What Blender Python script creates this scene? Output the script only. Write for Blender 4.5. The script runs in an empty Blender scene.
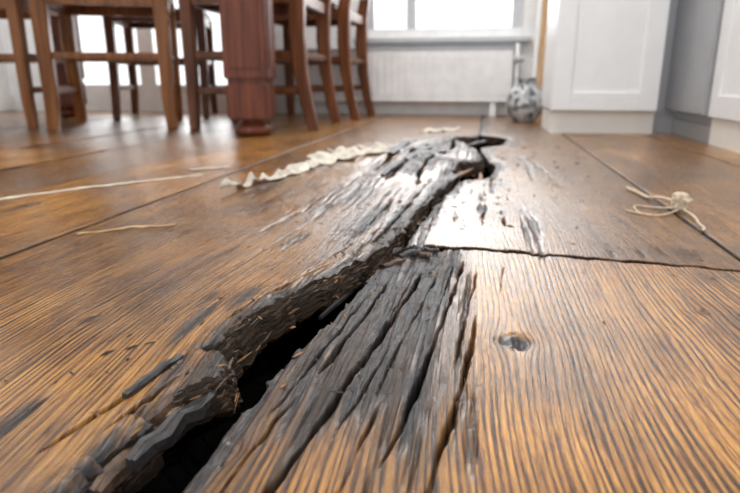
import bpy, bmesh, math, random
import numpy as np
from mathutils import Vector, Matrix
random.seed(4)
sc=bpy.context.scene
col=sc.collection
try:
    sc.view_settings.view_transform='Standard'
    sc.view_settings.look='None'
except Exception: pass

# ------------------------------------------------------------ materials
def newmat(name):
    m=bpy.data.materials.new(name); m.use_nodes=True
    nt=m.node_tree; b=nt.nodes["Principled BSDF"]
    return m,nt,b
def N(nt,t,**k):
    n=nt.nodes.new(t)
    for a,v in k.items(): setattr(n,a,v)
    return n
def simple(name,c,rough=.5,metal=0,noise=0.06,scale=20,bump=0.0,spec=.5):
    m,nt,b=newmat(name)
    tc=N(nt,'ShaderNodeTexCoord'); no=N(nt,'ShaderNodeTexNoise'); no.inputs['Scale'].default_value=scale; no.inputs['Detail'].default_value=4
    nt.links.new(tc.outputs['Object'],no.inputs['Vector'])
    r=N(nt,'ShaderNodeValToRGB')
    r.color_ramp.elements[0].position=.3; r.color_ramp.elements[1].position=.7
    r.color_ramp.elements[0].color=(*[x*(1-noise) for x in c],1); r.color_ramp.elements[1].color=(*[min(1,x*(1+noise)) for x in c],1)
    nt.links.new(no.outputs['Fac'],r.inputs['Fac']); nt.links.new(r.outputs['Color'],b.inputs['Base Color'])
    b.inputs['Roughness'].default_value=rough; b.inputs['Metallic'].default_value=metal
    b.inputs['Specular IOR Level'].default_value=spec
    if bump:
        bp=N(nt,'ShaderNodeBump'); bp.inputs['Strength'].default_value=bump; bp.inputs['Distance'].default_value=.003
        nt.links.new(no.outputs['Fac'],bp.inputs['Height']); nt.links.new(bp.outputs['Normal'],b.inputs['Normal'])
    return m
def woodmat(name,c1,c2,rough=.35):
    m,nt,b=newmat(name)
    tc=N(nt,'ShaderNodeTexCoord'); mp=N(nt,'ShaderNodeMapping'); mp.inputs['Scale'].default_value=(60,60,4)
    no=N(nt,'ShaderNodeTexNoise'); no.inputs['Scale'].default_value=1; no.inputs['Detail'].default_value=5
    nt.links.new(tc.outputs['Object'],mp.inputs['Vector']); nt.links.new(mp.outputs['Vector'],no.inputs['Vector'])
    r=N(nt,'ShaderNodeValToRGB'); r.color_ramp.elements[0].position=.35; r.color_ramp.elements[1].position=.65
    r.color_ramp.elements[0].color=(*c1,1); r.color_ramp.elements[1].color=(*c2,1)
    nt.links.new(no.outputs['Fac'],r.inputs['Fac']); nt.links.new(r.outputs['Color'],b.inputs['Base Color'])
    b.inputs['Roughness'].default_value=rough; b.inputs['Specular IOR Level'].default_value=.35
    return m
M_wall=simple('wall_paint',(.84,.85,.86),.7)
M_ceil=simple('ceiling_paint',(.85,.85,.85),.8)
M_trim=simple('trim_paint',(.82,.82,.81),.45)
M_rad=simple('radiator_enamel',(.88,.89,.90),.35)
M_cab=simple('cabinet_lacquer',(.84,.855,.87),.35,noise=.02)
M_toe=simple('toe_kick_cream',(.84,.82,.77),.45,noise=.02)
M_steel=simple('brushed_steel',(.42,.43,.45),.35,metal=.5,noise=.04)
M_frame=simple('window_frame_paint',(.55,.57,.60),.4)
M_chair=woodmat('chair_wood',(.090,.028,.009),(.20,.068,.022),.38)
M_chair2=woodmat('chair_wood_light',(.20,.068,.018),(.40,.155,.045),.38)
M_table=woodmat('table_wood',(.085,.021,.009),(.175,.046,.019),.4)
M_plank=woodmat('pale_pine',(.42,.25,.13),(.60,.40,.22),.5)
M_cloth=simple('peeled_paper',(.58,.53,.45),.75,noise=.3,scale=60,bump=.5)
M_string=simple('cotton_string',(.58,.47,.35),.85,noise=.3,scale=200,bump=.5)
M_charchip=simple('charcoal',(.022,.020,.020),.5,noise=.7,scale=300)
M_woodchip=simple('wood_chip',(.26,.14,.065),.6,noise=.6,scale=200)
M_scorch=simple('scorched_wood',(.085,.050,.030),.6,noise=.7,scale=250)

# ------------------------------------------------------------ mesh helpers
def add_obj(name,me,mat,parent=None,smooth=False):
    o=bpy.data.objects.new(name,me); col.objects.link(o)
    if mat: me.materials.append(mat)
    if parent: o.parent=parent
    if smooth:
        for p in me.polygons: p.use_smooth=True
    return o
def box(name,x0,x1,y0,y1,z0,z1,mat,parent=None,bev=.002):
    bm=bmesh.new(); bmesh.ops.create_cube(bm,size=1)
    for v in bm.verts:
        v.co=Vector(((x0+x1)/2+v.co.x*(x1-x0),(y0+y1)/2+v.co.y*(y1-y0),(z0+z1)/2+v.co.z*(z1-z0)))
    if bev: bmesh.ops.bevel(bm,geom=bm.edges[:],offset=bev,segments=2,affect='EDGES')
    me=bpy.data.meshes.new(name); bm.to_mesh(me); bm.free()
    return add_obj(name,me,mat,parent)
def sweep(name,pts,mat,parent=None,n=4,smooth=False,up=Vector((1,0,0))):
    """pts: (x,y,z,wx,wy) sections swept along the path (square or round)"""
    bm=bmesh.new(); rings=[]
    P=[Vector(p[:3]) for p in pts]
    for i,p in enumerate(pts):
        a=P[max(i-1,0)]; b=P[min(i+1,len(P)-1)]; d=(b-a).normalized()
        u=up-d*up.dot(d)
        if u.length<1e-3: u=Vector((0,1,0))-d*d.y
        u.normalize(); w=d.cross(u).normalized()
        ring=[]
        if n==4:
            c=.82
            offs=[(1,c),(c,1),(-c,1),(-1,c),(-1,-c),(-c,-1),(c,-1),(1,-c)]
        else:
            offs=[(math.cos(2*math.pi*k/n),math.sin(2*math.pi*k/n)) for k in range(n)]
        for ox,oy in offs: ring.append(bm.verts.new(P[i]+u*ox*p[3]/2+w*oy*p[4]/2))
        rings.append(ring)
    m=len(rings[0])
    for r0,r1 in zip(rings[:-1],rings[1:]):
        for k in range(m): bm.faces.new((r0[k],r0[(k+1)%m],r1[(k+1)%m],r1[k]))
    bm.faces.new(rings[0][::-1]); bm.faces.new(rings[-1])
    bmesh.ops.recalc_face_normals(bm,faces=bm.faces[:])
    me=bpy.data.meshes.new(name); bm.to_mesh(me); bm.free()
    return add_obj(name,me,mat,parent,smooth)
def lathe(name,prof,mat,parent=None,seg=40,loc=(0,0,0)):
    bm=bmesh.new(); rings=[]
    for r,z in prof:
        rings.append([bm.verts.new((loc[0]+r*math.cos(2*math.pi*k/seg),loc[1]+r*math.sin(2*math.pi*k/seg),loc[2]+z)) for k in range(seg)])
    for r0,r1 in zip(rings[:-1],rings[1:]):
        for k in range(seg): bm.faces.new((r0[k],r0[(k+1)%seg],r1[(k+1)%seg],r1[k]))
    bm.faces.new(rings[0][::-1])
    me=bpy.data.meshes.new(name); bm.to_mesh(me); bm.free()
    return add_obj(name,me,mat,parent,True)
def empty(name,loc=(0,0,0),rot=0):
    e=bpy.data.objects.new(name,None); e.location=loc; e.rotation_euler=(0,0,rot); col.objects.link(e); return e

# ------------------------------------------------------------ noise (numpy)
def h2(ix,iy,s):
    v=np.sin(ix*127.1+iy*311.7+s*74.7)*43758.5453
    return v-np.floor(v)
def vn(x,y,s=0):
    ix=np.floor(x); iy=np.floor(y); fx=x-ix; fy=y-iy
    fx=fx*fx*(3-2*fx); fy=fy*fy*(3-2*fy)
    return (h2(ix,iy,s)*(1-fx)+h2(ix+1,iy,s)*fx)*(1-fy)+(h2(ix,iy+1,s)*(1-fx)+h2(ix+1,iy+1,s)*fx)*fy
def fbm(x,y,s=0,o=4):
    r=0;a=.5;t=0
    for k in range(o):
        r=r+a*vn(x*2**k,y*2**k,s+k*3.3); t+=a; a*=.5
    return r/t
def ss(a,b,x):
    t=np.clip((x-a)/(b-a),0,1); return t*t*(3-2*t)

# ------------------------------------------------------------ FLOOR
# The floor is one continuous surface; its columns follow both broken board edges so the
# fracture has true vertical / overhanging faces with a void beneath the boards.
SEAMS=[-2.42,-2.18,-1.92,-1.66,-1.42,-1.16,-.91,-.69,-.46,.25,.50,.76,1.02]
PL,PR=-.115,-.085
lc=[PL]; x=PL
while x>-2.62: x-=min(.03,.00060+.016*max(0,PL-.075-x)); lc.append(x)
for s in SEAMS:
    if s<PL: lc+= [s-.0044,s-.0032,s-.0018,s,s+.0018,s+.0032,s+.0044]
lc=sorted(lc)
rc=[PR]; x=PR
while x<1.26: x+=min(.03,.00060+.016*max(0,x-.01)); rc.append(x)
for s in SEAMS:
    if s>PR: rc+= [s-.0038,s-.0028,s-.0014,s,s+.0014,s+.0028,s+.0038]
rc=sorted(rc)
NG=64
tg=np.arange(1,NG)/NG
ps=np.concatenate([lc,PL+(PR-PL)*tg,rc])
ys=list(np.arange(-1.0,.14,.02)); y=.14
while y<3.10:
    ys.append(y); y+=(.0007 if .583<y<.597 else max(.0010,.0040*y))
ys=np.array(ys)
P,Yp=np.meshgrid(ps,ys)
crossY=np.interp(P,[-.09,-.06,-.035,-.01,.03,.09,.16,.25,.3],[.575,.60,.600,.607,.600,.590,.583,.571,.571])+.0034*(fbm(P*60,P*0,3,4)-.5)*2
Y=Yp+(crossY-.59)*np.exp(-((Yp-.59)/.07)**4)*ss(PL-.01,PR+.01,P)*(1-ss(.25,.32,P))
Ly=[-1,-.5,.10,.19,.22,.27,.298,.306,.312,.34,.37,.40,.43,.46,.50,.525,.56,.60,.70,.76,.95,1.04,1.08,1.2,1.26,1.32,1.5,1.58,1.62,1.8,1.86,1.92,3.2]
Lx=[-.02,-.12,-.160,-.162,-.163,-.152,-.138,-.146,-.162,-.150,-.140,-.128,-.118,-.106,-.093,-.091,-.084,-.079,-.074,-.069,-.049,-.036,-.050,-.040,.000,.002,-.02,-.04,-.085,-.075,-.03,-.011,-.011]
Ry=[-1,-.5,.10,.20,.267,.344,.43,.506,.53,.56,.60,.76,.95,1.04,1.08,1.2,1.26,1.32,1.5,1.58,1.62,1.8,1.86,1.92,3.2]
Rx=[-.017,-.11,-.122,-.121,-.118,-.108,-.0965,-.087,-.077,-.075,-.0755,-.0655,-.0455,-.031,.015,.03,.025,.008,-.005,.00,.05,.07,.05,-.008,-.008]
jag=lambda y,s,a,f=28: a*(fbm(y*f,y*0,s,5)-.5)*2
def splin(y,f,s):      # saw-tooth fibres: long taper then a snapped end
    k=y*f+1.3*vn(y*f*.4,y*0,s); i=np.floor(k); r=k-i
    return h2(i,i*0,s)*(r**1.5)*(1-ss(.94,1.0,r))
on=ss(-.6,.1,Y)*(1-ss(1.9,1.95,Y))
L=np.interp(Y,Ly,Lx)+jag(Y,1,.006)*on
Rr=np.interp(Y,Ry,Rx)+jag(Y,7,.003)*on
L+=(.007*splin(Y,24,5)+.005*splin(Y,61,15)-.005)*on
Rr-=(.0045*splin(1-Y,28,8)+.002*splin(Y,75,9)-.002)*on
Rr=np.maximum(Rr,L+.0024)
left=P<=PL; right=P>=PR; gap=(~left)&(~right)
X=np.where(P<-.46,P,np.where(left,-.46+(P+.46)/(PL+.46)*(L+.46),np.where(gap,L+(P-PL)/(PR-PL)*(Rr-L),np.where(P<.25,Rr+(P-PR)/(.25-PR)*(.25-Rr),P))))
bid=np.zeros_like(X)
for i,s in enumerate(SEAMS): bid+= (P>s)
mid=(P>-.46)&(P<.25)
bid=np.where(mid&(P<(PL+PR)/2),20,bid); bid=np.where(mid&(P>=(PL+PR)/2)&(Yp<.59),21,bid); bid=np.where(mid&(P>=(PL+PR)/2)&(Yp>=.59),22,bid)
JO={2:1.7,4:2.3,6:1.35,7:2.2,10:1.95,11:1.2,12:2.1}
for b,yy in JO.items(): bid=np.where((bid==b)&(Y>yy),b+30,bid)
brnd=h2(bid,bid*0+3,9)
brnd=np.where(bid==21,.90,brnd); brnd=np.where(bid==22,.32,brnd); brnd=np.where(bid==20,.52,brnd); brnd=np.where(bid==8,.80,brnd); brnd=np.where(bid==7,.25,brnd); brnd=np.where(bid==10,.6,brnd)
near=right&(Yp<.59)
Z=np.zeros_like(X)
Z+=(brnd-.5)*.0030
Z+=.0016*(fbm(X*5,Y*2,40,3)-.5)
seamm=np.zeros_like(X)
for s in SEAMS:
    sj=s+.0004*(vn(Y*9,Y*0,s)-.5); wS=.0034 if s<0 else .0027
    Z-=.008*np.exp(-((X-sj)/(wS*.55))**2)
    seamm=np.maximum(seamm,np.exp(-((X-sj)/wS)**4))
for b,yy in JO.items():
    m=((bid==b)|(bid==b+30)); Z-=np.where(m,.004*np.exp(-((Y-yy)/.006)**2),0); seamm=np.maximum(seamm,np.where(m,np.exp(-((Y-yy)/.006)**4),0))
dl=np.maximum(L-X,0); dr=np.maximum(X-Rr,0)
hy=np.array([-1,.0,.15,.24,.30,.36,.45,.53,.60,.75,1.0,1.4,1.7,2.0]); hz=[0,0,.003,.007,.015,.024,.025,.020,.016,.015,.013,.009,.005,0]
hgrid=np.linspace(-1,3.2,1401); hv=np.interp(hgrid,hy,hz); kk=np.hanning(41); kk/=kk.sum(); hv=np.convolve(np.pad(hv,20,mode='edge'),kk,'valid')
heave=np.interp(Y,hgrid,hv)
Ls=np.interp(Y,hgrid,np.convolve(np.pad(np.interp(hgrid,Ly,Lx),20,mode='edge'),kk,'valid'))
dls=np.maximum(Ls+.006-X,0)
Z+=np.where(left,heave*np.exp(-dls/.075),0)
Z+=np.where(right&(Yp>.59),.0025,0)
Z+=np.where(near,.004*np.exp(-dr/.03)*ss(.25,.35,Y),0)
# char fields
st=fbm(X*170,Y*8,11,4); st2=fbm(X*45,Y*7,17,4); fine=fbm(X*600,Y*30,23,3); fine2=fbm(X*260,Y*60,29,3)
def G(cx,cy,rx,ry,a=0,k=2):
    dx=X-cx; dy=Y-cy; ca,sa=math.cos(a),math.sin(a)
    return np.exp(-((np.abs((dx*ca+dy*sa)/rx))**k+(np.abs((-dx*sa+dy*ca)/ry))**k))
F=np.zeros_like(X)
yw=ss(.21,.31,Y+.06*(st2-.5))
rb=(1-ss(-.034,.020,X))*near
F=np.maximum(F,rb*(.46+.42*yw-.20*(1-ss(.0,.05,np.abs(X+.06)))*(1-yw)))
F=np.maximum(F,np.where(near,.9*np.exp(-dr/.014),0))
F=np.maximum(F,np.where(right&(Yp>=.59),.9*np.exp(-dr/.022),0))
F=np.maximum(F,np.where(right,.60*np.exp(-np.abs(Yp-.59)/.009)*ss(.30,.0,X)+0,0))
wl=np.interp(Y,[.1,.28,.34,.5,.6,.8,1.1,1.6,2],[.007,.008,.013,.019,.042,.055,.05,.07,.03])
F=np.maximum(F,np.where(left,np.interp(Y,[0,.15,.3,.9,1.0],[.7,.85,.95,.95,1.0])*np.exp(-dl/wl)*(1-ss(1.8,2.1,Y)),0))
for g in [(-.185,.352,.010,.045,0,.80),(-.172,.40,.012,.04,0,.85),(-.228,.232,.007,.03,0,.8),(-.165,.285,.007,.03,0,.75),(-.150,.285,.009,.02,0,.9),(-.20,.40,.008,.03,0,.55),
          (.028,.380,.015,.010,0,.95),(-.115,.215,.016,.020,0,.4),(-.19,.60,.02,.05,0,.5),(-.12,1.2,.11,.16,0,1.05),(-.13,1.5,.12,.22,0,1.1),(-.04,1.75,.12,.13,0,.9),
          (.006,.80,.010,.03,0,.8),(.03,.78,.008,.02,0,.7),(-.13,.72,.06,.14,0,.66),(-.17,.85,.07,.2,0,.6),(.18,.62,.09,.05,0,.42),(-.30,.80,.02,.14,0,.45),(-.25,.55,.01,.06,0,.4),(.02,1.0,.03,.12,0,.48),(-.055,.57,.03,.022,0,1.0),(.10,1.2,.05,.2,0,.38),
          (.21,.545,.05,.03,0,.38),(-.30,.45,.02,.10,0,.36),(-.35,.95,.03,.2,0,.40),(.06,.70,.04,.1,0,.40)]:
    F=np.maximum(F,np.where(gap,0,G(*g[:5])*g[5]))
char=ss(.38,.74,F+(st-.5)*.95+(st2-.5)*.65+(fine-.5)*.40)
char=np.where(F<.08,0,char)
scorch=ss(.10,.60,F+(st2-.5)*.40+(st-.5)*.25)
Z-=np.where(gap,0,char*(.0004+.0060*np.clip(st-.42,0,1)+.0030*(fine-.4)+.0010*(fine2-.5)))
SP=[([.10,.2067,.30,.42,.53],[-.088,-.0816,-.071,-.056,-.0463],.0022,.012),
    ([.22,.264,.35,.45,.5675],[-.040,-.0336,-.027,-.018,-.011],.0020,.010),
    ([.10,.219,.29,.364,.43],[-.022,-.0146,-.008,-.0012,.002],.0018,.008),
    ([.28,.36,.45,.52],[-.052,-.047,-.040,-.033],.0011,.005),
    ([.33,.42,.55],[-.010,-.006,.003],.0010,.004),
    ([.30,.40,.50],[-.090,-.080,-.072],.0012,.005),
    ([.25,.34,.46],[-.104,-.094,-.081],.0010,.004),
    ([.36,.44,.54],[-.066,-.058,-.052],.0009,.004),
    ([.24,.31,.38],[-.066,-.058,-.052],.0009,.004),
    ([.40,.48,.57],[-.030,-.024,-.020],.0009,.003),
    ([.15,.22,.26,.30],[-.105,-.101,-.097,-.092],.0012,.005),
    ([.12,.20,.30],[-.060,-.054,-.046],.0012,.004),
    ([.20,.23,.27,.316],[-.198,-.190,-.180,-.165],.0036,.015),
    ([.22,.26,.295],[-.177,-.168,-.156],.0022,.008),
    ([.10,.15,.20],[-.178,-.176,-.172],.0018,.006),
    ([.33,.38,.43,.50],[-.166,-.156,-.143,-.122],.0016,.005),
    ([.42,.50,.60],[-.150,-.135,-.12],.0012,.004),
    ([.55,.66,.80,.95],[-.105,-.100,-.092,-.085],.0022,.006),
    ([.60,.72,.85],[-.13,-.125,-.12],.0016,.004),
    ([.62,.68,.76],[-.245,-.24,-.232],.0030,.006),
    ([.50,.60,.70],[-.215,-.21,-.20],.0016,.004),
    ([.70,.76,.80],[.004,.006,.009],.0030,.005),
    ([.70,.74,.78],[.030,.031,.033],.0024,.005),
    ([.46,.52,.57],[.020,.024,.026],.0008,.003),
    ([.95,1.1,1.3],[-.10,-.11,-.10],.0050,.014),
    ([1.0,1.2,1.45,1.6],[-.16,-.15,-.16,-.14],.0060,.014),
    ([1.1,1.3,1.55],[-.21,-.20,-.21],.0050,.014),
    ([1.3,1.5,1.75],[-.09,-.07,-.08],.0060,.014)]
splitm=np.zeros_like(X)
for i,(py,px,w,d) in enumerate(SP):
    c=np.interp(Y,py,px)+.0014*(fbm(Y*35,Y*0,50+i,3)-.5)*2+.0008*(vn(Y*120,Y*0,80+i)-.5)
    tp=ss(py[0],py[0]+.03,Y)*(1-ss(py[-1]-.04,py[-1],Y))
    tp=tp*(.35+1.1*vn(Y*26,Y*0,60+i))
    m=np.exp(-((X-c)/(w*np.clip(tp,.25,2)*.6))**2)*np.clip(tp,0,1)
    m=np.where(gap,0,m)
    splitm=np.maximum(splitm,m); Z-=d*m
pf=np.where(gap,0,G(-.13,1.40,.14,.36)); Z+=pf*.026*(fbm(X*14,Y*5,90,4)-.40)*1.8
jn=np.where(gap,0,G(-.064,.572,.024,.020)); Z+=jn*.014*(fbm(X*90,Y*70,33,3)-.35)
# knots
KN=[(.0285,.3804,.0085),(-.1135,.2307,.007),(.17,.46,.004),(.12,1.02,.010),(-.33,.62,.006),(-.62,.72,.010),(.36,.9,.010),(-.27,.36,.005)]
g=X+ (brnd-.5)*.7
g=g+.038*(fbm(X*3.2+bid*7.7,Y*1.5+bid*3.1,61,3)-.5)*2+.006*(fbm(X*11+bid,Y*4.5,67,3)-.5)*2
knm=np.zeros_like(X)
for kx,ky,kr in KN:
    r2=((X-kx)/kr)**2+((Y-ky)/(kr*1.35))**2
    g=g-(X-kx)*1.5/(r2+1.2)*1.0
    knm=np.maximum(knm,np.exp(-(r2/1.2)**1.5)); Z-=.0008*np.exp(-np.abs(np.sqrt(r2)-1)**2*18)
# cross crack
ccm=(1-ss(.245,.25,X))*right
ccw=np.interp(X,[-.09,-.06,-.04,-.02,.05,.25],[.009,.008,.0055,.0032,.0024,.0017])*(.6+.8*vn(X*90,X*0,44))
cc=np.exp(-((Yp-.59)/ccw)**4)*ccm
ccd=np.exp(-((Yp-.59)/(ccw*1.55))**6)*ccm
Z-=.020*cc
# chipped edges
chip=fbm(X*260,Y*14,71,4)
Z-=np.where(left,np.exp(-dl/.010),0)*(.0005+.014*np.clip(chip-.42,0,1))*on
Z-=np.where(near,np.exp(-dr/.006),0)*.008*np.clip(chip-.2,0,1)
nl=np.zeros_like(X)
for nx,ny in [(.205,.545),(.175,.548),(.213,.60),(-.30,.70),(-.245,1.02),(.225,1.4),(.02,1.5),(.10,.64),(.135,.645),(-.44,.62),(-.44,.75),(.28,.86),(.23,.50)]:
    nl=np.maximum(nl,np.exp(-(((X-nx)**2+(Y-ny)**2)/.0018**2)))
Z-=nl*.002
# ---- the opening, built across the gap columns
jl=len(lc)-1; jr=len(lc)+NG-1
ZL=Z[:,jl:jl+1]; ZR=Z[:,jr:jr+1]; Lc=X[:,jl:jl+1]; Rc=X[:,jr:jr+1]; Yc=Y[:,jl+1:jr]; gw=Rc-Lc
t=tg[None,:]*np.ones_like(Yc)
deep=ss(.004,.014,gw)
fwb=np.interp(Yc,[0,.26,.32,1,2],[.0030,.0045,.0075,.0075,.0095])
fw=np.minimum(np.clip(fwb+.005*(fbm(Yc*24,Yc*0,8,4)-.5)*2,.0012,1),gw*.5)
thick=.022+.009*(fbm(Yc*22,Yc*0,18,5)-.5)*2
a1,a2,a3,a4=.60,.68,.80,.90
u=np.clip(t/a1,0,1)
n1=fbm(u*7,Yc*16,25,4); n2=fbm(u*18,Yc*40,35,4)
steps=6
q_=u*steps+(fbm(Yc*9,Yc*0+3,45,4)-.5)*3.0
fr=q_-np.floor(q_)
stair=np.clip((np.floor(q_)+ss(.6,1.0,fr))/steps,0,1); run=np.clip((np.floor(q_)+ss(0,.5,fr))/steps,0,1)
stair=stair-stair[:,:1]*(1-u)
fx=Lc+fw*(.30*u+.70*run*np.minimum(1,u*4))+.005*(n1-.5)*np.sin(np.pi*u)+.0040*(n2-.5)*np.sin(np.pi*u)
fz=ZL-thick*np.clip(.35*u+.65*stair,0,1)+.004*(n1-.5)*np.sin(np.pi*u)
def lerp(a,b,k): return a+(b-a)*k
xe=Lc+fw; ze=ZL-thick
k2=np.clip((t-a1)/(a2-a1),0,1); k3=np.clip((t-a2)/(a3-a2),0,1); k4=np.clip((t-a3)/(a4-a3),0,1); k5=np.clip((t-a4)/(1-a4),0,1)
tr=.020+.003*(fbm(Yc*30,Yc*0,28,2)-.5)
xl=Lc-.035; zb=-.085+.01*(fbm(t*9,Yc*20,48,2)-.5)
rj=.0024*(fbm(t*40,Yc*60,58,3)-.5)
XX=np.where(t<=a1,fx,np.where(t<=a2,lerp(xe,xl,k2),np.where(t<=a3,lerp(xl,Rc+.02,k3),np.where(t<=a4,lerp(Rc+.02,Rc-.0005,k4),Rc+rj*np.sin(np.pi*k5)-.0005*(1-k5)))))
ZZ=np.where(t<=a1,fz,np.where(t<=a2,lerp(ze,-.045,k2),np.where(t<=a3,lerp(-.045,zb,np.minimum(1,k3*3)),np.where(t<=a4,lerp(zb,ZR-tr,k4),lerp(ZR-tr,ZR,k5)))))
XV=Lc+gw*t; ZV=lerp(ZL,ZR,t)-.013*(1-np.abs(2*t-1)**4)
XX=lerp(XV,XX,deep); ZZ=lerp(ZV,ZZ,deep)
Xd=X.copy(); Xd[:,jl+1:jr]=XX; Z[:,jl+1:jr]=ZZ
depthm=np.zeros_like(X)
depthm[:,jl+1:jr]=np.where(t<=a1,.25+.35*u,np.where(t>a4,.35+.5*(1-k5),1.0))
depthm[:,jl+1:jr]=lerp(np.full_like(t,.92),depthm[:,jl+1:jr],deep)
dark=np.clip(np.maximum(np.maximum(np.maximum(splitm*.95,ccd*1.2),nl),seamm*.96),0,1)
char=np.clip(np.maximum(char,gap*.97),0,1)
g=np.where(gap,g-1.0*Z,g)
ny_,nx_=X.shape
co=np.stack([Xd,Y,Z],-1).reshape(-1,3).astype(np.float32)
idx=np.arange(nx_*ny_).reshape(ny_,nx_)
q=np.stack([idx[:-1,:-1],idx[:-1,1:],idx[1:,1:],idx[1:,:-1]],-1).reshape(-1,4).astype(np.int32)
me=bpy.data.meshes.new('floor')
me.vertices.add(len(co)); me.vertices.foreach_set('co',co.ravel())
me.loops.add(q.size); me.loops.foreach_set('vertex_index',q.ravel())
me.polygons.add(len(q)); me.polygons.foreach_set('loop_start',np.arange(0,q.size,4,dtype=np.int32)); me.polygons.foreach_set('loop_total',np.full(len(q),4,dtype=np.int32))
gapf=np.zeros((ny_-1,nx_-1),dtype=bool); gapf[:,jl:jr]=True
me.polygons.foreach_set('use_smooth',(~gapf).ravel())
me.update(); me.validate()
for nm,arr in (('g',g),('char',char),('scorch',scorch),('brnd',brnd),('dark',dark),('knot',knm),('depthm',depthm)):
    at=me.attributes.new(nm,'FLOAT','POINT'); at.data.foreach_set('value',arr.astype(np.float32).ravel())

# floor material
m,nt,b=newmat('burnt_pine_floor'); lk=nt.links.new
def A(n): 
    a=N(nt,'ShaderNodeAttribute'); a.attribute_name=n; return a.outputs['Fac']
def MA(op,a,b_=None,c=None,clamp=False):
    n=N(nt,'ShaderNodeMath',operation=op); n.use_clamp=clamp
    for i,v in enumerate((a,b_,c)):
        if v is None: continue
        if isinstance(v,(int,float)): n.inputs[i].default_value=v
        else: lk(v,n.inputs[i])
    return n.outputs[0]
def MIX(f,a,b_,bt='MIX'):
    n=N(nt,'ShaderNodeMix',data_type='RGBA',blend_type=bt)
    for k,v in ((0,f),(6,a),(7,b_)):
        if isinstance(v,(int,float)): n.inputs[k].default_value=v
        elif isinstance(v,tuple): n.inputs[k].default_value=(*v,1)
        else: lk(v,n.inputs[k])
    return n.outputs[2]
def RAMP(f,els):
    n=N(nt,'ShaderNodeValToRGB'); cr=n.color_ramp
    while len(cr.elements)<len(els): cr.elements.new(.5)
    for e,(p,c) in zip(cr.elements,els): e.position=p; e.color=(*c,1)
    lk(f,n.inputs['Fac']); return n.outputs['Color']
tc=N(nt,'ShaderNodeTexCoord'); sp=N(nt,'ShaderNodeSeparateXYZ'); lk(tc.outputs['Object'],sp.inputs[0])
ga=A('g'); br=A('brnd'); ch=A('char'); sco=A('scorch'); dk=A('dark'); kn=A('knot'); dm=A('depthm')
def NOI(sx,sy,sz=1,detail=4,rough=.55):
    c=N(nt,'ShaderNodeCombineXYZ'); lk(MA('MULTIPLY',ga,sx),c.inputs[0]); lk(MA('MULTIPLY',sp.outputs[1],sy),c.inputs[1]); lk(MA('MULTIPLY',br,40.0*sz),c.inputs[2])
    n=N(nt,'ShaderNodeTexNoise'); n.inputs['Scale'].default_value=1; n.inputs['Detail'].default_value=detail; n.inputs['Roughness'].default_value=rough
    lk(c.outputs[0],n.inputs['Vector']); return n.outputs['Fac']
n_f=NOI(1000,55,detail=4,rough=.7); n_m=NOI(90,3.4); n_l=NOI(16,3.0,detail=3); n_b=NOI(9,7,detail=4); n_s=NOI(340,15,detail=5,rough=.68)
n_d=NOI(5,3,detail=5,rough=.65)
ph=MA('ADD',MA('MULTIPLY',ga,1450.0),MA('MULTIPLY',n_m,16.0))
ring=MA('MULTIPLY_ADD',MA('SINE',ph),.5,.5)
ring=MA('POWER',ring,2.2)
ringm=MA('MULTIPLY',ring,MA('SUBTRACT',MA('MULTIPLY',n_l,2.6),.60,clamp=True))
gr=MA('ADD',MA('MULTIPLY',ringm,.62),MA('MULTIPLY',MA('SUBTRACT',n_f,.5),1.7),clamp=False)
gr=MA('ADD',gr,MA('MULTIPLY',MA('SUBTRACT',n_s,.5),1.3))
gr=MA('ADD',gr,MA('MULTIPLY',MA('SUBTRACT',n_m,.5),.7))
gr=MA('ADD',gr,.28,clamp=True)
wood=RAMP(gr,[(0,(.60,.33,.095)),(.33,(.39,.185,.046)),(.60,(.148,.060,.015)),(.9,(.024,.010,.004))])
tint=RAMP(br,[(0,(.54,.51,.48)),(.5,(.80,.77,.73)),(1,(1.16,1.11,1.0))])
wood=MIX(1.0,wood,tint,'MULTIPLY')
blot=RAMP(n_b,[(.3,(.46,.41,.37)),(.65,(1.10,1.09,1.06))])
wood=MIX(1.0,wood,blot,'MULTIPLY')
wood=MIX(MA('MULTIPLY',MA('SUBTRACT',n_d,.50,clamp=True),3.6,clamp=True),wood,MIX(gr,(.20,.135,.085),(.034,.024,.017)))
wood=MIX(MA('MULTIPLY',sco,.85),wood,MIX(gr,(.105,.058,.032),(.017,.010,.007)))
wood=MIX(MA('MULTIPLY',kn,.75),wood,(.05,.022,.010))
cs=MA('ADD',MA('MULTIPLY_ADD',n_f,1.7,-.36),MA('MULTIPLY',MA('SUBTRACT',n_s,.5),1.1),clamp=True)
chc=RAMP(cs,[(.2,(.005,.005,.005)),(.42,(.019,.018,.018)),(.66,(.062,.061,.064)),(.92,(.24,.235,.235))])  # char greys; palest stop paints glossy highlights into the colour
chc=MIX(MA('MULTIPLY',MA('SUBTRACT',n_m,.43,clamp=True),2.8,clamp=True),chc,(.080,.045,.025))
colr=MIX(ch,wood,chc)
colr=MIX(dk,colr,(.003,.002,.002))
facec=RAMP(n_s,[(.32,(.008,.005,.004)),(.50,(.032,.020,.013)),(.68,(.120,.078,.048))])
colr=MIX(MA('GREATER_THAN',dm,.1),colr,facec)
colr=MIX(MA('GREATER_THAN',dm,.9),colr,(.004,.003,.002))  # void and narrow grooves painted near-black: shade put into the colour
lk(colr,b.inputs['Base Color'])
ro=MA('ADD',MA('MULTIPLY',ch,.16),MA('MULTIPLY_ADD',n_f,.32,.10)); ro=MA('ADD',ro,MA('MULTIPLY',MA('MAXIMUM',dm,dk),.6),clamp=True)
lk(ro,b.inputs['Roughness'])
spv=MA('SUBTRACT',.5,MA('MULTIPLY',ch,.14)); spv=MA('SUBTRACT',spv,MA('MULTIPLY',MA('MAXIMUM',dm,dk),.45),clamp=True)
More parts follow.
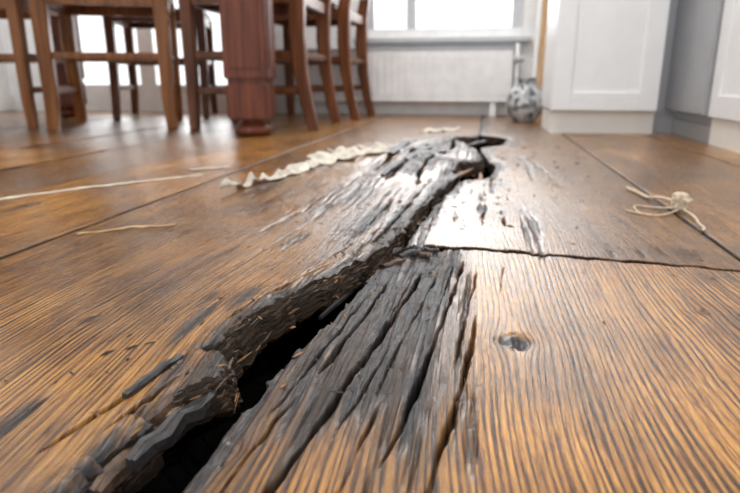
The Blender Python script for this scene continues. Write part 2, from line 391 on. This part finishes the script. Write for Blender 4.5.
lk(spv,b.inputs['Specular IOR Level'])
bp=N(nt,'ShaderNodeBump'); bp.inputs['Distance'].default_value=.0014; bp.inputs['Strength'].default_value=.5
hh=MA('ADD',MA('MULTIPLY',gr,-.5),MA('MULTIPLY',MA('MULTIPLY',cs,ch),1.2))
lk(hh,bp.inputs['Height']); lk(bp.outputs['Normal'],b.inputs['Normal'])
lk(bp.outputs['Normal'],b.inputs['Coat Normal'])
lk(MA('MULTIPLY',MA('SUBTRACT',1.0,MA('MAXIMUM',MA('MAXIMUM',MA('MULTIPLY',sco,1.3),dk),MA('MULTIPLY',n_d,.8)),clamp=True),.30),b.inputs['Coat Weight'])
b.inputs['Coat Roughness'].default_value=.17
floor=add_obj('floor',me,m)

# splinters torn from the broken faces
rnd=random.Random(21)
def shard(bm,p,d,ln,wd,th,mi,blunt=False):
    d=Vector(d).normalized(); s=d.cross(Vector((0,0,1))).normalized(); up=s.cross(d).normalized()
    rings=[]
    prof=((-.15,.7),(.2,1),(.6,.75),(1,.08))
    if blunt: prof=((-.1,.7),(.1,.95),(.25,1.05),(.45,.9),(.62,1.0),(.8,.92),(.93,.8),(1.0,.55))
    for k,(f,w1) in enumerate(prof):
        c=Vector(p)+d*ln*f+up*(rnd.uniform(-.2,.2)*th)+s*(rnd.uniform(-.15,.15)*wd)
        rings.append([bm.verts.new(c+s*wd*(w1*ox+rnd.uniform(-.06,.06))+up*th*(w1*oz+rnd.uniform(-.06,.06))) for ox,oz in ((-.5,-.5),(.0,-.55),(.5,-.4),(.42,.3),(.15,.5),(-.1,.38),(-.38,.46))])
    n=7
    for r0,r1 in zip(rings[:-1],rings[1:]):
        for k in range(n):
            f=bm.faces.new((r0[k],r0[(k+1)%n],r1[(k+1)%n],r1[k])); f.material_index=mi
    f=bm.faces.new(rings[0][::-1]); f.material_index=mi
    f=bm.faces.new(rings[-1]); f.material_index=mi
bm=bmesh.new()
i0,i1,i2=[int(np.searchsorted(ys,v)) for v in (.17,.62,1.9)]
for k in range(260):
    i=rnd.randint(i0,i1) if k<175 else rnd.randint(i1,i2)
    if X[i,jr]-X[i,jl]<.007: continue
    scl=1+1.2*max(0,ys[i]-.5)
    j=jl+1+int(rnd.random()*.50*NG)
    p=(Xd[i,j],Y[i,j],Z[i,j]); sg=rnd.choice((-1,1))
    slope=(Xd[min(i+8,i2),j]-Xd[i,j])/(Y[min(i+8,i2),j]-Y[i,j]+1e-6)
    slope=max(-.3,min(.5,slope))
    shard(bm,p,(sg*slope+rnd.gauss(.02,.05),sg,rnd.gauss(0,.05)),rnd.uniform(.004,.020)*scl,rnd.uniform(.0006,.0024)*scl,rnd.uniform(.0005,.0016)*scl,rnd.choice((0,0,0,2,2,2,1)))
for k in range(80):
    i=rnd.randint(i0,i2)
    if X[i,jr]-X[i,jl]<.007: continue
    p=(X[i,jr]+.001,Y[i,jr],Z[i,jr]-rnd.uniform(.001,.008)); sg=rnd.choice((-1,1))
    shard(bm,p,(sg*.13+rnd.gauss(-.04,.05),sg,rnd.gauss(0,.04)),rnd.uniform(.004,.014),rnd.uniform(.0005,.0012),rnd.uniform(.0005,.0010),rnd.choice((0,0,2)))
# broken slabs beside the notch in the raised board and at the junction
for p,d,ln,wd,th,mi,bl in [((-.166,.238,.001),(.20,1,.05),.062,.011,.007,2,1),((-.152,.222,-.002),(.14,1,.04),.070,.010,.009,0,1),((-.180,.262,.007),(.22,1,.06),.045,.006,.005,0,1),((-.160,.205,-.006),(.05,1,.03),.06,.009,.008,2,1),
        ((-.112,.42,-.004),(.20,1,.03),.07,.0035,.004,0,0),((-.088,.545,.004),(.5,1,.1),.030,.008,.005,0,1),((-.072,.560,.004),(.9,.5,.15),.022,.008,.005,0,1),((-.083,.528,.002),(.7,.8,.1),.022,.006,.004,2,1),
        ((-.062,.588,.003),(1,-.3,.05),.026,.006,.005,0,1),((-.058,.570,.004),(.8,-.8,.1),.020,.006,.004,2,1),
        ((-.05,1.10,-.004),(.3,1,.02),.12,.012,.006,1,0),((.0,1.12,-.012),(.0,1,.02),.10,.010,.006,1,0),((-.06,1.64,-.006),(.6,1,.04),.14,.016,.008,0,1),((-.15,1.25,.010),(.2,1,.06),.16,.020,.008,0,1),((-.2,1.35,.010),(.1,1,.06),.18,.024,.008,0,1),((-.1,1.35,.010),(-.2,1,.06),.14,.018,.008,0,1),((-.17,1.05,.008),(.1,1,.05),.13,.014,.006,0,1)]:
    shard(bm,p,d,ln,wd,th,mi,bool(bl))
bmesh.ops.recalc_face_normals(bm,faces=bm.faces[:])
me=bpy.data.meshes.new('torn_wood_fibres'); bm.to_mesh(me); bm.free()
o=add_obj('torn_wood_fibres',me,M_charchip,floor); me.materials.append(M_woodchip); me.materials.append(M_scorch)

# ------------------------------------------------------------ room shell
BY=3.05
wb=empty('wall_back')
W1=(-.60,.16,.36,2.0); D1=(-2.35,-1.22,.0,2.1)
T=.16
def wseg(x0,x1,z0,z1): box('segment',x0,x1,BY,BY+T,z0,z1,M_wall,wb,0)
wseg(-2.62,D1[0],-.08,2.5); wseg(D1[0],D1[1],D1[3],2.5); wseg(D1[0],D1[1],-.08,-.01); wseg(D1[1],W1[0],-.08,2.5)
wseg(W1[0],W1[1],-.08,W1[2]); wseg(W1[0],W1[1],W1[3],2.5); wseg(W1[1],1.42,-.08,2.5)
box('wall_left',-2.78,-2.62,-1,BY+T,-.08,2.5,M_wall,None,0)
box('wall_right',1.26,1.42,-1,BY,-.08,2.5,M_wall,None,0)
box('ceiling',-2.78,1.42,-1,BY+T,2.5,2.6,M_ceil,None,0)
w=empty('window_1')
x0,x1,z0,z1=W1; fy=BY+.03
box('frame_left',x0,x0+.05,fy,fy+.06,z0+.045,z1-.06,M_frame,w); box('frame_right',x1-.05,x1,fy,fy+.06,z0+.045,z1-.06,M_frame,w)
box('frame_bottom',x0,x1,fy,fy+.06,z0,z0+.045,M_trim,w); box('frame_top',x0,x1,fy,fy+.06,z1-.06,z1,M_frame,w)
box('mullion',-.39,-.345,fy,fy+.05,z0+.045,z1-.06,M_frame,w)
box('sill',x0-.04,x1+.04,BY-.05,BY+.03,z0-.022,z0-.001,M_frame,w)
d=empty('door_1')
x0,x1,z0,z1=D1
for nm,a,c in (('stile_left',x0,x0+.08),('stile_mid',-1.83,-1.74),('stile_right',x1-.08,x1)): box(nm,a,c,fy,fy+.06,.14,z1-.1,M_trim,d)
box('bottom_rail',x0,x1,fy,fy+.055,-.01,.14,M_trim,d); box('top_rail',x0,x1,fy,fy+.055,z1-.1,z1,M_trim,d)
bb=empty('baseboard_back')
box('board_left',D1[1],.5,BY-.018,BY,0,.075,M_trim,bb,.003)
box('cap',D1[1],.5,BY-.012,BY,.075,.085,M_trim,bb,.002)
box('baseboard_left',-2.62,-2.60,-1,BY,0,.08,M_trim,None,.003)

# radiator
r=empty('radiator')
rx0,rx1=-1.02,.12
box('panel',rx0,rx1,BY-.085,BY-.065,.075,.30,M_rad,r,.004)
box('panel_rear',rx0,rx1,BY-.04,BY-.028,.075,.30,M_rad,r,.004)
nf=34
for i in range(nf):
    xx=rx0+.02+(rx1-rx0-.04)*i/(nf-1); box('rib',xx-.006,xx+.006,BY-.09,BY-.083,.095,.28,M_rad,r,.002)
box('top_grille',rx0,rx1,BY-.088,BY-.028,.30,.310,M_frame,r,.003)
box('bottom_rail',rx0,rx1,BY-.088,BY-.03,.065,.078,M_rad,r,.003)
for xx in (rx0+.08,rx1-.08): box('foot',xx-.015,xx+.015,BY-.08,BY-.03,0,.07,M_rad,r)
sweep('valve_pipe',[(rx1+.02,BY-.05,.0,.018,.018),(rx1+.02,BY-.05,.33,.018,.018)],M_rad,r,10,True)
sweep('valve_head',[(rx1,BY-.06,.26,.03,.03),(rx1+.05,BY-.06,.26,.032,.032)],M_frame,r,12,True,up=Vector((0,0,1)))

# leaning plank
wp=empty('wooden_board')
sweep('plank',[(.235,2.80,.0,.055,.02),(.265,2.98,1.15,.055,.02)],M_plank,wp)
sweep('edge_batten',[(.205,2.80,.0,.016,.03),(.235,2.98,1.15,.016,.03)],M_trim,wp)

# ------------------------------------------------------------ kitchen
def cabinet(name,x0,x1,y0,y1,face,doors,zt=.075,top=.86):
    e=empty(name)
    if face=='-y':
        box('carcass',x0,x1,y0+.02,y1,zt,top,M_cab,e,.002); box('toe_kick',x0+.006,x1,y0+.03,y1-.01,0,zt,M_toe,e,0)
        wd=(x1-x0)/doors
        for i in range(doors):
            a=x0+i*wd+.002; c=x0+(i+1)*wd-.002
            box('door_panel',a+.05,c-.05,y0+.006,y0+.02,zt+.05,top-.07,M_cab,e,.001)
            for s in ((a,a+.055,zt,top-.02),(c-.055,c,zt,top-.02)): box('door_stile',s[0],s[1],y0,y0+.02,s[2],s[3],M_cab,e,.0015)
            for s in ((zt,zt+.055),(top-.075,top-.02)): box('door_rail',a+.055,c-.055,y0,y0+.02,s[0],s[1],M_cab,e,.0015)
    else:
        box('carcass',x0+.02,x1,y0,y1,zt,top,M_cab,e,.002); box('toe_kick',x0+.012,x1-.01,y0,y1-.002,0,zt,M_toe,e,0)
        wd=(y1-y0)/doors
        for i in range(doors):
            a=y0+i*wd+.002; c=y0+(i+1)*wd-.002
            box('door_panel',x0+.006,x0+.02,a+.05,c-.05,zt+.05,top-.07,M_cab,e,.001)
            for s in ((a,a+.055),(c-.055,c)): box('door_stile',x0,x0+.02,s[0],s[1],zt,top-.02,M_cab,e,.0015)
            for s in ((zt,zt+.055),(top-.075,top-.02)): box('door_rail',x0,x0+.02,a+.055,c-.055,s[0],s[1],M_cab,e,.0015)
    box('worktop',x0-.01,x1,y0-(.01 if face=='-y' else 0),y1,top,top+.03,M_frame,e,.003)
    return e
cabinet('kitchen_cabinet',.208,.525,2.02,2.37,'-y',1)
cabinet('kitchen_cabinet',.578,1.22,.60,1.745,'-x',3)
dw=empty('dishwasher')
box('door',.566,.60,1.75,2.10,.078,.84,M_steel,dw,.002); box('body',.60,1.22,1.75,2.10,.05,.855,M_steel,dw,.002)
box('kick_plate',.594,1.2,1.75,2.10,0,.05,M_steel,dw,0); box('handle',.546,.561,1.80,1.97,.76,.775,M_steel,dw,.003)
box('filler_panel',.528,.60,2.10,2.16,0,.855,M_steel,dw,.001)

# ------------------------------------------------------------ furniture
def chair(loc,rot,mat,h=.445,w=.38,dp=.38,t=.038):
    """local: front -Y, back +Y"""
    e=empty('dining_chair',(loc[0],loc[1],0),rot)
    hw,hd=w/2,dp/2
    for i,s in enumerate((-1,1)):
        sweep('front_leg_%d'%(i+1),[(s*(hw+.006),-hd,0,t*.8,t*.8),(s*hw,-hd,.10,t*.92,t*.92),(s*hw,-hd,h,t*1.1,t*1.1)],mat,e)
        sweep('back_leg_%d'%(i+1),[(s*hw,hd+.045,0,t*.75,t*.9),(s*hw,hd+.022,.09,t*.85,t),(s*hw,hd+.004,.20,t*.95,t*1.15),(s*hw,hd-.004,.32,t,t*1.3),(s*hw,hd,h,t,t*1.3),(s*hw*.98,hd+.015,.52,t*.95,t*1.1),(s*hw*.96,hd+.045,.69,t*.8,t*.8)],mat,e)
        box('seat_rail_side_%d'%(i+1),s*hw-.011,s*hw+.011,-hd,hd,h-.038,h,mat,e)
        box('side_stretcher_%d'%(i+1),s*hw-.010,s*hw+.010,-hd,hd,.235,.260,mat,e,.006)
        box('low_side_stretcher_%d'%(i+1),s*hw-.009,s*hw+.009,-hd,hd+.01,.12,.142,mat,e,.006)
    box('seat_rail_front',-hw,hw,-hd-.011,-hd+.011,h-.038,h,mat,e)
    box('seat_rail_back',-hw,hw,hd-.011,hd+.011,h-.038,h,mat,e)
    box('front_stretcher',-hw,hw,-hd-.009,-hd+.009,.235,.257,mat,e,.006)
    box('back_stretcher',-hw,hw,hd-.006,hd+.014,.235,.260,mat,e,.006)
    box('seat',-hw-.02,hw+.02,-hd-.03,hd-.03,h,h+.022,mat,e,.008)
    for z in (.53,.595,.66): 
        yy=hd+.015+(z-.52)/.16*.03
        box('back_slat',-hw*.97,hw*.97,yy-.008,yy+.008,z-.02,z+.02,mat,e,.004)
    return e
chair((-1.352,2.120),math.radians(24),M_chair2,t=.046)
chair((-1.86,2.13),math.radians(12),M_chair2)
chair((-.805,2.185),math.radians(-88),M_chair)
chair((-.755,2.72),math.radians(-91),M_chair,dp=.36,w=.34)
chair((-1.48,2.72),math.radians(200),M_chair)

tb=empty('dining_table')
ang=math.radians(20.9)
ux,uy=math.cos(ang),math.sin(ang)
L1=Vector((-.703,1.80,0)); L2=L1+Vector((-ux,-uy,0))*.85; L3=L1+Vector((-uy,ux,0))*1.14; L4=L3+Vector((-ux,-uy,0))*.85
def rotbox(nm,c,sx,sy,z0,z1,mat,par,bev=.003):
    o=box(nm,-sx/2,sx/2,-sy/2,sy/2,z0,z1,mat,par,bev); o.location=(c[0],c[1],0); o.rotation_euler=(0,0,ang); return o
for i,c in enumerate((L1,L2,L3,L4)):
    e=empty('leg_%d'%(i+1),(c.x,c.y,0),math.radians(8)); e.parent=tb
    lathe('bun_foot',[(.035,0),(.052,.004),(.058,.014),(.056,.026),(.044,.036),(.034,.042),(.036,.048),(.046,.055)],M_table,e)
    box('block',-.063,.063,-.063,.063,.052,.158,M_table,e,.006)
    box('collar',-.058,.058,-.058,.058,.158,.170,M_table,e,.003)
    box('column',-.066,.066,-.066,.066,.170,.66,M_table,e,.004)
    for s in (-1,1):
        box('panel_y',-.045,.045,s*.066-.004,s*.066+.004,.20,.62,M_table,e,.002)
        box('panel_x',s*.066-.004,s*.066+.004,-.045,.045,.20,.62,M_table,e,.002)
C=(L1+L4)/2
rotbox('top',C,1.06,1.36,.72,.752,M_table,tb,.006)
for a,b2 in ((L1,L2),(L3,L4)):
    c=(a+b2)/2; rotbox('apron',c,.80,.03,.62,.72,M_table,tb)
for a,b2 in ((L1,L3),(L2,L4)):
    c=(a+b2)/2; rotbox('apron',c,.03,1.10,.62,.72,M_table,tb)

# vase
m,nt,b=newmat('mosaic_glass')
tc=N(nt,'ShaderNodeTexCoord'); vo=N(nt,'ShaderNodeTexVoronoi'); vo.inputs['Scale'].default_value=45
nt.links.new(tc.outputs['Object'],vo.inputs['Vector']); rr=N(nt,'ShaderNodeValToRGB')
rr.color_ramp.elements[0].color=(.08,.09,.10,1); rr.color_ramp.elements[1].color=(.60,.62,.64,1); rr.color_ramp.elements[0].position=.15; rr.color_ramp.elements[1].position=.75
nt.links.new(vo.outputs['Color'],rr.inputs['Fac']); nt.links.new(rr.outputs['Color'],b.inputs['Base Color']); b.inputs['Roughness'].default_value=.15
lathe('vase',[(.035,0),(.045,.004),(.066,.03),(.077,.065),(.074,.10),(.058,.13),(.040,.148),(.036,.158),(.046,.175),(.042,.175),(.031,.158),(.034,.146),(.05,.125),(.06,.09),(.03,.02)],m,None,48,(.165,2.60,0))

# ------------------------------------------------------------ peeled strips and string
def zf(x,y):
    i=int(np.clip(np.searchsorted(ys,y),0,len(ys)-1)); j=int(np.clip(np.searchsorted(X[i],x),0,X.shape[1]-1)); return float(Z[i,j])
def ribbon(name,pts,mat,seed,crump=.006,n=60,m=8):
    rnd=random.Random(seed); bm=bmesh.new(); rows=[]
    t=np.linspace(0,len(pts)-1,n); P=np.array(pts,float)
    px=np.interp(t,range(len(pts)),P[:,0]);py=np.interp(t,range(len(pts)),P[:,1]);pw=np.interp(t,range(len(pts)),P[:,2])
    for i in range(n):
        a=max(i-1,0);c=min(i+1,n-1); dx=px[c]-px[a];dy=py[c]-py[a];l=math.hypot(dx,dy) or 1; nx,ny=-dy/l,dx/l
        wl=pw[i]*(.45+1.1*float(vn(np.array(i*.45),np.array(seed*1.),seed)));wr=pw[i]*(.45+1.1*float(vn(np.array(i*.4),np.array(seed+9.),seed)))
        row=[]
        for k in range(m):
            s=k/(m-1)*2-1; o=s*(wr if s>0 else wl)/2
            x_=px[i]+nx*o; y_=py[i]+ny*o
            z_=max(zf(x_,y_),-.002)+.0012+crump*float(vn(np.array(x_*70),np.array(y_*45),seed))**2*(1-.6*abs(s))
            row.append(bm.verts.new((x_,y_,z_)))
        rows.append(row)
    for r0,r1 in zip(rows[:-1],rows[1:]):
        for k in range(m-1): bm.faces.new((r0[k],r0[k+1],r1[k+1],r1[k]))
    me=bpy.data.meshes.new(name); bm.to_mesh(me); bm.free()
    o=add_obj(name,me,mat,None,True)
    so=o.modifiers.new('thick','SOLIDIFY'); so.thickness=.0012; so.offset=1
    return o
ribbon('peeled_varnish_strip',[(-.392,.855,.006),(-.375,.93,.016),(-.345,1.05,.022),(-.335,1.2,.04),(-.318,1.33,.11),(-.27,1.43,.13),(-.237,1.50,.05)],M_cloth,3,.026,110,12)
ribbon('peeled_varnish_strip',[(-.19,2.00,.03),(-.15,2.07,.06),(-.08,2.12,.03)],M_cloth,8,.02,24)
ribbon('paper_tape_strip',[(-.80,.66,.008),(-.687,.748,.010),(-.621,.862,.014),(-.56,.94,.012),(-.50,1.02,.008)],M_cloth,13,.002)
ribbon('paper_scrap',[(-.55,1.07,.01),(-.52,1.10,.02),(-.49,1.11,.01)],M_cloth,15,.004,12,5)
ribbon('wood_splinter',[(-.445,.585,.003),(-.40,.625,.006),(-.355,.645,.003)],M_plank,21,.004,20,4)
def tube(name,pts,r,mat,parent):
    cu=bpy.data.curves.new(name,'CURVE'); cu.dimensions='3D'; cu.bevel_depth=r; cu.bevel_resolution=3
    s=cu.splines.new('NURBS'); s.points.add(len(pts)-1); s.order_u=4; s.use_endpoint_u=True
    for p,q_ in zip(s.points,pts): p.co=(*q_,1)
    cu.resolution_u=8; cu.materials.append(mat)
    o=bpy.data.objects.new(name,cu); col.objects.link(o); o.parent=parent; return o
ks=empty('knotted_string')
c=Vector((.258,.832,.016)); rnd=random.Random(5)
loop=[]
for i in range(60):
    th=i*1.9; ph=i*.7
    loop.append((c.x+.014*math.cos(th)*math.cos(ph*.6),c.y+.013*math.sin(th),max(.004,c.z+.013*math.sin(ph+th*.5))))
tube('knot',loop,.0032,M_string,ks)
tube('tail_1',[(.258,.835,.012),(.245,.87,.016),(.235,.90,.004),(.24,.94,.004),(.226,.987,.006)],.0024,M_string,ks)
tube('tail_2',[(.258,.83,.008),(.235,.84,.004),(.215,.86,.004),(.20,.85,.005),(.205,.80,.003)],.0012,M_string,ks)
tube('tail_3',[(.258,.83,.008),(.268,.79,.005),(.255,.76,.003),(.262,.735,.003),(.25,.72,.003)],.0017,M_string,ks)
tube('tail_4',[(.258,.83,.006),(.235,.80,.004),(.22,.79,.004),(.205,.80,.004),(.19,.82,.004)],.0012,M_string,ks)

# scattered chips and splinters around the break (one object)
rnd=random.Random(11); bm=bmesh.new()
for k in range(380):
    y_=.26+rnd.random()**1.1*1.5
    cx=float(np.interp(y_,Ly,Lx)); x_=cx+rnd.gauss(.0,.035+.06*y_)
    z_=zf(x_,y_)
    if z_<-.012: continue
    ln=rnd.uniform(.0012,.0045)*(1+y_*.5); wd=rnd.uniform(.0004,.0010)*(1+y_*.5); hh_=wd*.8; a=math.pi/2+rnd.gauss(0,.6)
    dx,dy=math.cos(a),math.sin(a); mi=0 if rnd.random()<.5 else 1
    vs=[]
    for s,tw in ((-1,.2),(-.3,1),(.4,.8),(1,.1)):
        vs.append([bm.verts.new((x_+dx*ln*s-dy*wd*tw,y_+dy*ln*s+dx*wd*tw,z_+.0002)),bm.verts.new((x_+dx*ln*s,y_+dy*ln*s,z_+.0003+hh_*tw*1.4)),bm.verts.new((x_+dx*ln*s+dy*wd*tw,y_+dy*ln*s-dx*wd*tw,z_+.0002))])
    for r0,r1 in zip(vs[:-1],vs[1:]):
        for i in range(2):
            f=bm.faces.new((r0[i],r0[i+1],r1[i+1],r1[i])); f.material_index=mi
me=bpy.data.meshes.new('wood_debris'); bm.to_mesh(me); bm.free()
o=add_obj('wood_debris',me,M_charchip); me.materials.append(M_woodchip)

# ------------------------------------------------------------ light
w=bpy.data.worlds.new('world'); sc.world=w; w.use_nodes=True
bg=w.node_tree.nodes['Background']; bg.inputs['Color'].default_value=(.96,.98,1,1); bg.inputs['Strength'].default_value=1.6
def area(name,loc,rot,sx,sy,e,c=(1,1,1)):
    l=bpy.data.lights.new(name,'AREA'); l.shape='RECTANGLE'; l.size=sx; l.size_y=sy; l.energy=e; l.color=c
    o=bpy.data.objects.new(name,l); o.location=loc; o.rotation_euler=rot; col.objects.link(o); return o
area('ceiling_fill',(-.4,1.3,2.46),(0,0,0),1.6,1.2,44,(1,.97,.92))  # unseen fill added overhead to brighten the room, not an actual fitting
area('daylight_window',(-.22,BY+.5,1.3),(math.radians(-80),0,0),1.0,1.6,34,(1,1,1))
area('daylight_door',(-1.8,BY+.5,1.2),(math.radians(-80),0,0),1.2,2.0,36,(1,1,1))

# ------------------------------------------------------------ camera
cam=bpy.data.cameras.new('camera'); co_=bpy.data.objects.new('camera',cam); col.objects.link(co_); sc.camera=co_
cam.lens=36*600/740; cam.sensor_width=36; cam.clip_start=.01
co_.location=(0,0,.17); co_.rotation_euler=(math.radians(90-15.6),0,math.radians(10.5))
cam.dof.use_dof=True; cam.dof.focus_distance=.40; cam.dof.aperture_fstop=9
